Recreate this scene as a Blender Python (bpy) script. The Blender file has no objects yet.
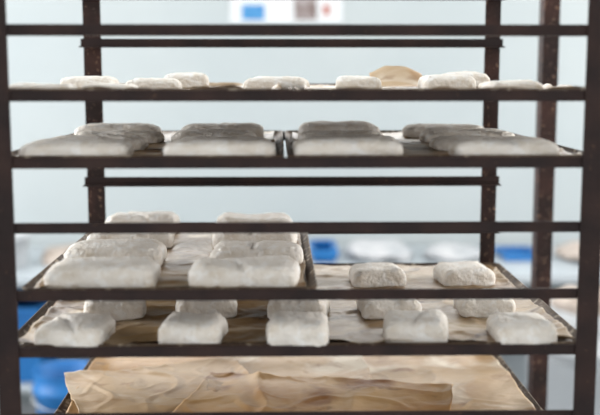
import bpy, bmesh, math, random
from mathutils import Vector, noise, Matrix
random.seed(11)
scene = bpy.context.scene
try:
    scene.view_settings.view_transform = 'Standard'
except Exception: pass
H = 1.45

# ---------------------------------------------------------------- materials
def mat(name, c1, c2=None, rough=0.7, scale=20, lo=0.4, hi=0.6, bump=0.0, bscale=80, metal=0.0, c3=None, s3=120, lo3=0.62, hi3=0.7, detail=4, c4=None, s4=5, lo4=.5, hi4=.6, bdist=.004, spec=.5):
    m = bpy.data.materials.new(name); m.use_nodes = True
    nt = m.node_tree; b = nt.nodes['Principled BSDF']
    b.inputs['Roughness'].default_value = rough
    b.inputs['Metallic'].default_value = metal
    b.inputs['Specular IOR Level'].default_value = spec
    b.inputs['Base Color'].default_value = (*c1, 1)
    tc = nt.nodes.new('ShaderNodeTexCoord')
    out = None
    if c2:
        n = nt.nodes.new('ShaderNodeTexNoise'); n.inputs['Scale'].default_value = scale; n.inputs['Detail'].default_value = detail
        nt.links.new(tc.outputs['Object'], n.inputs['Vector'])
        r = nt.nodes.new('ShaderNodeValToRGB')
        r.color_ramp.elements[0].position = lo; r.color_ramp.elements[1].position = hi
        r.color_ramp.elements[0].color = (*c1, 1); r.color_ramp.elements[1].color = (*c2, 1)
        nt.links.new(n.outputs['Fac'], r.inputs['Fac']); out = r.outputs['Color']
        for cc,ss,l_,h_ in ((c3,s3,lo3,hi3),(c4,s4,lo4,hi4)):
            if not cc: continue
            n3 = nt.nodes.new('ShaderNodeTexNoise'); n3.inputs['Scale'].default_value = ss; n3.inputs['Detail'].default_value = 4
            if 'Distortion' in n3.inputs: n3.inputs['Distortion'].default_value = .6
            nt.links.new(tc.outputs['Object'], n3.inputs['Vector'])
            mr = nt.nodes.new('ShaderNodeMapRange'); mr.inputs[1].default_value = l_; mr.inputs[2].default_value = h_
            nt.links.new(n3.outputs['Fac'], mr.inputs[0])
            mx = nt.nodes.new('ShaderNodeMixRGB'); mx.inputs['Color2'].default_value = (*cc, 1)
            nt.links.new(mr.outputs[0], mx.inputs['Fac']); nt.links.new(out, mx.inputs['Color1'])
            out = mx.outputs['Color']
        nt.links.new(out, b.inputs['Base Color'])
    if bump:
        nb = nt.nodes.new('ShaderNodeTexNoise'); nb.inputs['Scale'].default_value = bscale; nb.inputs['Detail'].default_value = 6
        nt.links.new(tc.outputs['Object'], nb.inputs['Vector'])
        bp = nt.nodes.new('ShaderNodeBump'); bp.inputs['Strength'].default_value = bump; bp.inputs['Distance'].default_value = bdist
        nt.links.new(nb.outputs['Fac'], bp.inputs['Height']); nt.links.new(bp.outputs['Normal'], b.inputs['Normal'])
    return m

M_rack = mat('rusty_rack_steel', (0.016,0.008,0.008), (0.034,0.016,0.013), 0.5, 14, .4,.65, .15, 150, 0, (0.10,0.05,0.03), 130, .66,.80, spec=.3)
M_post = mat('floury_rusty_post', (0.018,0.008,0.007), (0.045,0.018,0.013), 0.55, 20, .4,.65, .2, 150, 0, (0.30,0.18,0.12), 120, .60,.74, spec=.3)
M_dough = mat('floured_dough', (0.82,0.775,0.715), (0.68,0.61,0.52), 1.0, 34, .47,.74, .8, 190, 0, (0.87,0.85,0.82), 60,.48,.64, bdist=.004, spec=.1)
M_paper = mat('baking_parchment', (0.36,0.245,0.13), (0.21,0.12,0.055), 0.38, 9, .42,.66, .3, 60, 0, (0.54,0.43,0.29), 8,.56,.68, c4=(.10,.05,.02), s4=13, lo4=.57, hi4=.68)
M_paper2 = mat('used_parchment', (0.42,0.22,0.075), (0.58,0.38,0.19), 0.4, 6, .38,.6, .3, 50, 0, (0.26,0.11,0.035), 8,.52,.66, c4=(.13,.055,.025), s4=16, lo4=.62, hi4=.76)
M_paper3 = mat('pale_used_parchment', (0.50,0.345,0.195), (0.36,0.21,0.095), 0.45, 7, .42,.65, .3, 50, 0, (0.66,0.56,0.43), 7,.52,.64, c4=(.26,.12,.045), s4=10, lo4=.58, hi4=.70)
M_tray = mat('baked_on_tray_steel', (0.07,0.042,0.028), (0.16,0.11,0.07), 0.55, 16, .4,.65, .2, 90, .3, (0.42,0.35,0.27), 60,.55,.66)
M_wall = mat('painted_wall', (0.40,0.445,0.46), (0.435,0.475,0.485), 0.6, 1.3, .35,.65, .05, 30)
M_side = mat('side_wall_paint', (0.66,0.68,0.68), (0.70,0.72,0.72), 0.7, 2, .35,.65)
M_floor = mat('floor_sheet', (0.33,0.36,0.38), (0.42,0.45,0.47), 0.5, 6, .35,.65)
M_ceil = mat('ceiling_paint', (0.75,0.77,0.77), (0.78,0.79,0.79), 0.9, 3)
M_blue = mat('blue_plastic', (0.004,0.12,0.36), (0.008,0.15,0.42), 0.5, 5)
M_white = mat('white_plastic', (0.54,0.56,0.58), (0.48,0.50,0.52), 0.45, 4)
M_sack = mat('sack_cloth', (0.52,0.52,0.53), (0.36,0.38,0.40), 0.9, 10,.4,.65,.3,60)
M_sackb = mat('brown_sack_paper', (0.48,0.41,0.36), (0.26,0.20,0.16), 0.9, 12,.45,.65,.3,60)
M_table = mat('table_top_white', (0.42,0.46,0.49), (0.36,0.40,0.43), 0.4, 4)
M_steel = mat('leg_steel', (0.35,0.36,0.37), (0.45,0.46,0.47), 0.35, 4, metal=.8)
M_rub = mat('black_rubber', (0.02,0.02,0.02), (0.04,0.04,0.04), 0.7, 10)
M_post2 = mat('poster_paper', (0.68,0.70,0.72), (0.64,0.66,0.68), 0.6, 4)
M_pblue = mat('poster_blue', (0.03,0.18,0.44), (0.06,0.25,0.5), 0.6, 12)
M_pdark = mat('poster_photo', (0.16,0.11,0.10), (0.35,0.32,0.32), 0.6, 25)
M_pred = mat('poster_red', (0.4,0.10,0.07), (0.4,0.16,0.12), 0.6, 25)
M_trim = mat('added_frame_paint', (0.8,0.8,0.8), (0.75,0.76,0.76), 0.5, 6)  # paint for the added out-of-view window frames

# ---------------------------------------------------------------- helpers
def newobj(name, bm, m, smooth=False, parent=None, loc=(0,0,0), bevel=0):
    me = bpy.data.meshes.new(name); bm.normal_update(); bm.to_mesh(me); bm.free()
    o = bpy.data.objects.new(name, me); scene.collection.objects.link(o)
    me.materials.append(m)
    if smooth:
        for p in me.polygons: p.use_smooth = True
    o.location = loc
    if parent: o.parent = parent
    if bevel:
        b = o.modifiers.new('bev','BEVEL'); b.width = bevel; b.segments = 2
    return o
def addbox(bm, x0,x1,y0,y1,z0,z1):
    vs=[bm.verts.new(c) for c in ((x0,y0,z0),(x1,y0,z0),(x1,y1,z0),(x0,y1,z0),(x0,y0,z1),(x1,y0,z1),(x1,y1,z1),(x0,y1,z1))]
    for f in ((0,3,2,1),(4,5,6,7),(0,1,5,4),(1,2,6,5),(2,3,7,6),(3,0,4,7)): bm.faces.new([vs[i] for i in f])
def box(name,m,x0,x1,y0,y1,z0,z1,parent=None,bevel=0):
    bm=bmesh.new(); addbox(bm,x0,x1,y0,y1,z0,z1); return newobj(name,bm,m,False,parent,(0,0,0),bevel)
def empty(name):
    e=bpy.data.objects.new(name,None); scene.collection.objects.link(e); return e
def fbm(v,o=4): return noise.fractal(v,1.0,2.0,o)

# ---------------------------------------------------------------- room
WB=4.0
box('floor',M_floor,-2.6,2.8,-1.5,WB+.1,-.1,0)
box('wall_back',M_wall,-2.6,2.8,WB,WB+.1,0,2.8)
box('wall_left',M_side,-2.7,-2.6,-1.5,WB+.1,0,2.8)
box('wall_right',M_side,2.8,2.9,-1.5,WB+.1,0,2.8)
box('ceiling',M_ceil,-2.7,2.9,-1.5,WB+.1,2.8,2.9)
box('baseboard_back',M_white,-2.6,2.8,WB-.015,WB,0,.1)

# ---------------------------------------------------------------- rack
XL,XR,YF,YB=-.392,.446,1.36,1.965
rack=empty('bakery_rack')
T=.003
def post(name,x,y,sx,sy,wx,wy,m=None):
    bm=bmesh.new()
    addbox(bm,min(x,x+sx*wx),max(x,x+sx*wx),min(y,y+sy*T),max(y,y+sy*T),.13,1.72)
    addbox(bm,min(x,x+sx*T),max(x,x+sx*T),min(y+sy*T,y+sy*wy),max(y+sy*T,y+sy*wy),.13,1.72)
    newobj(name,bm,m or M_post,False,rack)
post('post_front_left',XL,YF-T,1,1,.030,.028,M_rack)
post('post_front_right',XR,YF-T,-1,1,.030,.028,M_rack)
post('post_back_left',XL+.014,YB+T,1,1,.034,.028)
post('post_back_right',XR-.014,YB+T,-1,1,.030,.028)
levels=[.147,.0563,-.0316,-.1225,-.212,-.3064,-.3870,-.483,-.568,-.66,-.75,-.84,-.93,-1.02,-1.11]
fh=.0075
for i,l in enumerate(levels):
    z=H+l
    bm=bmesh.new()
    addbox(bm,XL+.004,XR-.004,YF+.0005,YF+.003,z-fh,z+fh)
    addbox(bm,XL+.004,XR-.004,YF+.003,YF+.022,z-fh,z-fh+.0025)
    newobj('front_rail_%d'%i,bm,M_rack,False,rack)
    bm=bmesh.new()
    addbox(bm,XL+.010,XR-.010,YB-.003,YB-.0005,z-.009,z+.008)
    addbox(bm,XL+.010,XR-.010,YB-.022,YB-.003,z-.009,z-.0065)
    newobj('back_rail_%d'%i,bm,M_rack,False,rack)
for zz in (.14,1.69):
    for nm,x in (('left',XL),('right',XR-.003)):
        box('side_bar_%s'%nm,M_rack,x,x+.003,YF+.02,YB-.02,zz,zz+.028,rack)
for x in (XL+.02,XR-.02):
    for y in (YF+.02,YB-.02):
        bm=bmesh.new()
        bmesh.ops.create_cone(bm,cap_ends=True,segments=28,radius1=.045,radius2=.045,depth=.026,matrix=Matrix.Translation((x,y,.046))@Matrix.Rotation(math.pi/2,4,'Y'))
        newobj('caster_wheel',bm,M_rub,False,rack,(0,0,0),.004)
        bm=bmesh.new()
        addbox(bm,x-.022,x-.017,y-.02,y+.02,.04,.13); addbox(bm,x+.017,x+.022,y-.02,y+.02,.04,.13); addbox(bm,x-.022,x+.022,y-.025,y+.025,.124,.134)
        newobj('caster_fork',bm,M_steel,False,rack)

# ---------------------------------------------------------------- trays
def tray(x0,x1,y0,y1,z,rim=.010,tilt=0):
    bm=bmesh.new(); prof=[(.012,0.0),(.004,rim*.6),(.0005,rim),(-.0012,rim-.0008),(-.001,rim-.003),(.003,rim*.5-.002),(.011,-.002)]
    rings=[]
    for ins,dz in prof:
        ring=[]
        r=.012
        for cx,cy,a0 in ((x1-ins-r,y1-ins-r,0),(x0+ins+r,y1-ins-r,90),(x0+ins+r,y0+ins+r,180),(x1-ins-r,y0+ins+r,270)):
            for k in range(6):
                a=math.radians(a0+k*18)
                ring.append(bm.verts.new((cx+r*math.cos(a),cy+r*math.sin(a),z+dz)))
        rings.append(ring)
    for a,b in zip(rings,rings[1:]):
        n=len(a)
        for i in range(n): bm.faces.new((a[i],a[(i+1)%n],b[(i+1)%n],b[i]))
    bm.faces.new(rings[0]); bm.faces.new(list(reversed(rings[-1])))
    bmesh.ops.recalc_face_normals(bm,faces=bm.faces)
    return newobj('baking_tray',bm,M_tray)
def parchment(x0,x1,y0,y1,z,seed,amp=.0022,m=None,rot=0,edge=.006,ridge=0,nx=70,ny=90,name='parchment_sheet'):
    bm=bmesh.new(); cx,cy=(x0+x1)/2,(y0+y1)/2; W,D=x1-x0,y1-y0
    g=[]
    off=Vector((seed*7.3,seed*3.1,seed))
    for j in range(ny+1):
        row=[]
        for i in range(nx+1):
            u,v=i/nx,j/ny
            x=(u-.5)*W; y=(v-.5)*D
            e=min(u,1-u)*W; f=min(v,1-v)*D
            ed=max(0,1-min(e,f)/.03)
            wx=.006*fbm(off+Vector((v*3,5.5,0)))*ed; wy=.008*fbm(off+Vector((u*3,9.5,0)))*ed
            p=Vector((x*9,y*9,0))+off
            n1=abs(fbm(p,3)); n2=fbm(p*2.7,3)
            c=max(0,1-abs(noise.noise(p*.9+Vector((3,1,7))))*9)+.7*max(0,1-abs(noise.noise(p*1.7+Vector((8,2,7))))*8)
            h=amp*(.6+1.0*n1+.4*n2+.9*c)
            if ridge:
                q=p*.5+Vector((noise.noise(p*.4)*1.2,noise.noise(p*.4+Vector((9,9,9)))*1.2,0))
                rr=1-min(1,abs(noise.noise(q))*3.0)
                h+=ridge*(rr**2*.4+max(0,noise.noise(q*.6))*1.2)
            h+=edge*ed**2*(.5+.9*max(0,fbm(off+Vector((x*14,y*14,3)),2)+.3))
            X=x*math.cos(rot)-y*math.sin(rot)+cx+wx; Y=x*math.sin(rot)+y*math.cos(rot)+cy+wy
            row.append(bm.verts.new((X,Y,z+.0006+max(0,h))))
        g.append(row)
    for j in range(ny):
        for i in range(nx): bm.faces.new((g[j][i],g[j][i+1],g[j+1][i+1],g[j+1][i]))
    o=newobj(name,bm,m or M_paper,True)
    s=o.modifiers.new('s','SOLIDIFY'); s.thickness=.0003; s.offset=1
    return o

Y0,Y1=1.366,1.958
def loaded(level,x0,x1,seed,rim=.010,pm=None,**k):
    z=H+level
    tray(x0,x1,Y0,Y1,z,rim)
    parchment(x0+.014,x1-.014,Y0+.013,Y1-.014,z,seed,m=pm,nx=100,ny=140,**k)
L1,L2,L4,L5,L7=-.0316,-.1225,-.3064,-.3870,-.568
loaded(L1,-.385,.018,1,edge=.009); loaded(L1,.024,.438,2,edge=.009)
loaded(L2,-.385,.006,3); loaded(L2,.012,.438,4)
loaded(L4,-.358,.052,5,amp=.003)
loaded(L5,-.385,.026,6,amp=.003); loaded(L5,.032,.438,7,amp=.003)
for x0,x1,s,pm in ((-.372,.03,8,M_paper2),(.036,.438,9,M_paper3)):
    tray(x0,x1,Y0,Y1,H+L7)
    parchment(x0+.014,x1-.014,Y0+.013,Y1-.014,H+L7,s,m=pm,amp=.002,ridge=.007,edge=.007,nx=110,ny=140)
parchment(-.08,.17,1.52,1.93,H+L7+.010,17,m=M_paper3,rot=.05,amp=.002,ridge=.008,edge=.004,nx=110,ny=110)
parchment(-.345,-.02,1.44,1.84,H+L7+.012,14,m=M_paper3,rot=.3,amp=.002,ridge=.010,edge=.005,nx=120,ny=120)
parchment(-.17,.27,1.38,1.73,H+L7+.018,12,m=M_paper2,rot=-.22,amp=.0022,ridge=.013,edge=.005,nx=130,ny=120)

# ---------------------------------------------------------------- dough
def loaf(X,Y,lv,w,d,h,rot=0.0,crease=None,cdir=0.0):
    seed=random.uniform(0,100); off=Vector((seed,seed*1.7,seed*.3))
    bm=bmesh.new(); bmesh.ops.create_cube(bm,size=2)
    bmesh.ops.subdivide_edges(bm,edges=bm.edges[:],cuts=27,use_grid_fill=True)
    n=8.5
    for v in bm.verts:
        p=v.co.copy()
        rxy=(abs(p.x)**n+abs(p.y)**n)**(1/n)
        m=max(abs(p.x),abs(p.y),1e-6)
        q=Vector((p.x*m/max(rxy,1e-6),p.y*m/max(rxy,1e-6),p.z))
        rr=max(abs(q.x),abs(q.y))
        kz=4.0
        k=(rr**kz+abs(q.z)**kz)**(1/kz)
        mm=max(rr,abs(q.z)); q=q*(mm/max(k,1e-6))
        zz=q.z
        if zz<0: zz*=.45
        top=max(0,zz)
        if crease is not None:
            t=q.x*math.cos(cdir)+q.y*math.sin(cdir)-crease
            zz-=math.exp(-(t/.07)**2)*.12*top - (.05*top if t>0 else 0)
        zz*=1+.12*noise.noise(off+Vector((q.x*1.2,q.y*1.2,0)))
        z=(zz+.36)/1.36
        if z<0: z=0
        P=Vector((q.x*w/2,q.y*d/2,z*h))
        s=1+.06*noise.noise(off+Vector((q.x*.9,q.y*.9,5)))
        P.x*=s; P.y*=1+.10*noise.noise(off+Vector((q.x*1.2,2,q.y)))
        nr=noise.noise_vector(off+P*22)*.0022+noise.noise_vector(off+P*75)*.0012+noise.noise_vector(off+P*200)*.0008
        if z<=0: nr.z=0
        P+=nr
        if P.z<0: P.z=0
        v.co=P
    o=newobj('bread_dough',bm,M_dough,True,None,(X,Y,H+lv+.0024)); o.rotation_euler=(0,0,rot)
    return o
R=random.uniform
def cr(p): return R(-.3,.3) if R(0,1)<p else None
# L4
for Y,row,h in ((1.425,((-.255,.155),(-.049,.155)),.034),(1.58,((-.262,.150),(-.037,.146)),.034),(1.745,((-.259,.146),(-.044,.15)),.033),(1.895,((-.262,.138),(-.048,.145)),.035)):
    for x,w in row: loaf(x,Y+R(-.006,.006),L4,w,R(.084,.096),h*R(.93,1.06),R(-.06,.06),cr(.5),R(-.5,.5))
# L5
for Y,xs in ((1.415,(-.293,-.125,.027,.198,.350)),(1.568,(-.262,-.117,.030,.176,.330)),(1.80,(-.27,-.12,.178,.340))):
    for x in xs: loaf(x,Y+R(-.006,.006),L5,R(.086,.096),R(.088,.1),R(.031,.036),R(-.16,.16),cr(.6),R(-.9,.9))
# L2
for Y,xs,h in ((1.415,(-.290,-.092,.103,.312),.027),(1.565,(-.285,-.086,.106,.320),.021),(1.72,(-.275,-.105,.104,.326),.022),(1.87,(-.305,-.112,.107,.302),.026)):
    for x in xs: loaf(x+R(-.008,.008),Y,L2,R(.142,.156),R(.085,.096),h*R(.88,1.08),R(-.08,.08),cr(.5),R(-.5,.5))
# L1
for x,Y,w,h in ((-.335,1.44,.09,.014),(-.245,1.47,.07,.014),(-.325,1.75,.09,.022),(-.2,1.62,.085,.020),(-.165,1.80,.08,.028),(-.003,1.62,.10,.022),(.13,1.66,.07,.023),(.27,1.62,.085,.025),(.33,1.80,.09,.029),(.345,1.5,.08,.017)):
    loaf(x,Y,L1,w,R(.07,.08),h,R(-.1,.1))
# curled scrap of browned parchment lying on the top loaded tray
bm=bmesh.new(); g=[]
for j in range(13):
    t=j/12; row=[]
    for i in range(19):
        u=i/18
        row.append(bm.verts.new((.155+.095*u+.01*math.sin(t*2), 1.76+.075*t+.006*math.sin(u*5), H+L1+.008+.036*t*t*(.45+.55*math.sin(u*2.6+.3))+.002*noise.noise(Vector((u*5,t*4,1))))))
    g.append(row)
for j in range(12):
    for i in range(18): bm.faces.new((g[j][i],g[j][i+1],g[j+1][i+1],g[j+1][i]))
o=newobj('parchment_scrap',bm,M_paper3,True); s=o.modifiers.new('s','SOLIDIFY'); s.thickness=.0004

# ---------------------------------------------------------------- steel post behind rack
sp=empty('steel_upright')
bm=bmesh.new(); X0,Yp=.582,2.22
addbox(bm,X0,X0+.036,Yp,Yp+.004,.006,2.8); addbox(bm,X0,X0+.004,Yp+.004,Yp+.04,.006,2.8)
newobj('angle_profile',bm,M_post,False,sp)
box('base_plate',M_rack,X0-.03,X0+.07,Yp-.03,Yp+.07,0,.006,sp)

# ---------------------------------------------------------------- background
tb=empty('work_table')
box('top',M_table,-1.7,1.9,3.35,3.96,.73,.76,tb,.004)
box('undershelf',M_table,-1.66,1.86,3.40,3.93,.34,.36,tb,.003)
for x in (-1.66,-.5,.6,1.82):
    for y in (3.38,3.90): box('leg',M_steel,x,x+.04,y,y+.04,0,.73,tb,.003)

def lathe(name,m,prof,loc,seg=40,parent=None):
    bm=bmesh.new(); rings=[]
    for r,z in prof: rings.append([bm.verts.new((r*math.cos(2*math.pi*i/seg),r*math.sin(2*math.pi*i/seg),z)) for i in range(seg)])
    for a,b in zip(rings,rings[1:]):
        for i in range(seg): bm.faces.new((a[i],a[(i+1)%seg],b[(i+1)%seg],b[i]))
    bm.faces.new(rings[-1]); bm.faces.new(list(reversed(rings[0])))
    bmesh.ops.recalc_face_normals(bm,faces=bm.faces)
    return newobj(name,bm,m,True,parent,loc)
def bucket(name,m,x,y,z,r,h):
    e=empty(name); e.location=(x,y,z)
    lathe('shell',m,[(r*.8,0),(r*.82,.003),(r*.97,h*.86),(r*1.05,h*.865),(r*1.05,h*.9),(r*.99,h*.905),(r,h*.985),(r*1.04,h),(r*1.04,h-.006),(r*.96,h-.008),(r*.8,.01)],(0,0,0),40,e)
    c=bpy.data.curves.new('handle','CURVE'); c.dimensions='3D'; c.bevel_depth=.003
    s=c.splines.new('POLY'); s.points.add(16)
    for k in range(17):
        a=math.pi*k/16; s.points[k].co=(r*1.07*math.cos(a),-r*.9*math.sin(a)-.01,h*.88-.05*math.sin(a),1)
    o=bpy.data.objects.new('handle',c); scene.collection.objects.link(o); c.materials.append(M_steel); o.parent=e
    return e
def crate(name,m,x,y,z,w,d,h):
    bm=bmesh.new(); t=.006
    addbox(bm,-w/2,w/2,-d/2,d/2,0,t)
    for a in (-1,1):
        addbox(bm,min(a*w/2,a*(w/2-t)),max(a*w/2,a*(w/2-t)),-d/2,d/2,t,h)
        addbox(bm,-w/2+t,w/2-t,min(a*d/2,a*(d/2-t)),max(a*d/2,a*(d/2-t)),t,h)
        addbox(bm,-w/2-.01,w/2+.01,min(a*d/2,a*(d/2+.01)),max(a*d/2,a*(d/2+.01)),h-.02,h)
        addbox(bm,min(a*w/2,a*(w/2+.01)),max(a*w/2,a*(w/2+.01)),-d/2,d/2,h-.02,h)
        for k in range(1,6):
            xx=-w/2+k*w/6; addbox(bm,xx-.003,xx+.003,min(a*d/2,a*(d/2+.005)),max(a*d/2,a*(d/2+.005)),.0,h-.02)
    return newobj(name,bm,m,False,None,(x,y,z))
def sack(name,m,x,y,z,w,d,h,rot=0):
    off=Vector((x*9,y*5,3)); bm=bmesh.new(); bmesh.ops.create_cube(bm,size=2)
    bmesh.ops.subdivide_edges(bm,edges=bm.edges[:],cuts=17,use_grid_fill=True)
    for v in bm.verts:
        p=v.co; k=(abs(p.x)**3.2+abs(p.y)**3.2+abs(p.z)**3.2)**(1/3.2); mm=max(abs(p.x),abs(p.y),abs(p.z)); p=p*(mm/k)
        pinch=1-.55*abs(p.x)**4
        zz=p.z*pinch
        if zz<0: zz*=.5
        P=Vector((p.x*w/2,p.y*d/2*(1-.12*p.x**2),max(0,(zz+.42)/1.42*h)))
        P+=noise.noise_vector(off+P*9)*.018+noise.noise_vector(off+P*26)*.010
        P.z=max(0,P.z); v.co=P
    o=newobj(name,m and bm,m,True,None,(x,y,z)); o.rotation_euler=(0,0,rot); return o
TT=.761
crate('blue_crate',M_blue,.165,3.72,TT,.08,.24,.042)
sack('flour_sack',M_sack,.38,3.72,TT,.24,.28,.05,.1)
sack('flour_sack',M_sack,.655,3.70,TT,.22,.26,.045,-.1)
crate('blue_crate',M_blue,.90,3.70,TT,.12,.18,.022)
sack('brown_sack',M_sackb,1.17,3.66,TT,.26,.24,.05,.1)
sack('brown_sack',M_sackb,-.78,3.66,TT,.18,.24,.05,.1)
sack('flour_sack',M_sack,-.15,3.68,TT,.28,.28,.05,.1)
bucket('white_bucket',M_white,-.965,3.55,TT,.07,.12)
bucket('blue_bucket',M_blue,-.675,3.06,0,.095,.53)
crate('blue_crate',M_blue,-.93,3.60,.361,.16,.30,.27)
bucket('white_bin',M_white,1.02,3.08,0,.24,.70)
sack('brown_sack',M_sackb,1.0,3.09,.702,.26,.22,.06,-.3)

# poster
ps=empty('wall_poster')
zb=H+.193
box('sheet',M_post2,-.19,.25,WB-.004,WB-.0005,zb,zb+.34,ps)
box('blue_picture',M_pblue,-.145,-.055,WB-.0055,WB-.004,zb+.01,zb+.07,ps)
box('photo',M_pdark,.06,.15,WB-.0055,WB-.004,zb+.01,zb+.10,ps)
box('red_mark',M_pred,.175,.20,WB-.0055,WB-.004,zb+.03,zb+.07,ps)

# ---------------------------------------------------------------- lights
def area(name,loc,rot,sx,sy,e,col):
    l=bpy.data.lights.new(name,'AREA'); l.shape='RECTANGLE'; l.size=sx; l.size_y=sy; l.energy=e; l.color=col
    o=bpy.data.objects.new(name,l); scene.collection.objects.link(o); o.location=loc; o.rotation_euler=rot
def frame(name,pts):
    bm=bmesh.new()
    for p in pts: addbox(bm,*p)
    newobj(name,bm,M_trim)
frame('added_window_1',[(-1.6,1.8,3.96,4,1.88,1.93),(-1.6,1.8,3.96,4,2.62,2.67),(-1.6,-1.55,3.96,4,1.93,2.62),(1.75,1.8,3.96,4,1.93,2.62),(.08,.12,3.96,4,1.93,2.62)])  # unseen window frame, added to go with the back fill light
area('fill_light_back',(.1,3.955,2.275),(math.radians(-90),0,0),3.2,.66,46,(1,.985,.965))  # added fill lamp, out of view, brightens loaf tops from behind
frame('added_window_2',[(-2.6,-2.56,.8,3.2,1.0,1.05),(-2.6,-2.56,.8,3.2,2.1,2.15),(-2.6,-2.56,.8,.85,1.05,2.1),(-2.6,-2.56,3.15,3.2,1.05,2.1)])  # unseen left window frame, added around the side fill light
area('fill_light_left',(-2.55,2.0,1.575),(0,math.radians(-90),0),1.04,2.28,92,(.99,.985,.98))  # added low side fill, sends light into the shelf gaps from the left
frame('added_window_3',[(2.76,2.8,.8,3.2,1.0,1.05),(2.76,2.8,.8,3.2,2.1,2.15),(2.76,2.8,.8,.85,1.05,2.1),(2.76,2.8,3.15,3.2,1.05,2.1)])  # unseen right window frame, added as on the left
area('fill_light_right',(2.75,2.0,1.575),(0,math.radians(90),0),1.04,2.28,85,(1,.975,.95))  # matching fill lamp added out of view on the right side
w=bpy.data.worlds.new('world'); scene.world=w; w.use_nodes=True
w.node_tree.nodes['Background'].inputs['Color'].default_value=(1,.97,.935,1)
w.node_tree.nodes['Background'].inputs['Strength'].default_value=.92

cam=bpy.data.cameras.new('camera'); co=bpy.data.objects.new('camera',cam); scene.collection.objects.link(co)
cam.lens=60; cam.sensor_width=36
co.location=(0,0,H); co.rotation_euler=(math.radians(90-7.7),0,math.radians(-1.2))
cam.dof.use_dof=True; cam.dof.focus_distance=1.66; cam.dof.aperture_fstop=2.1
cam.clip_start=.05
scene.camera=co
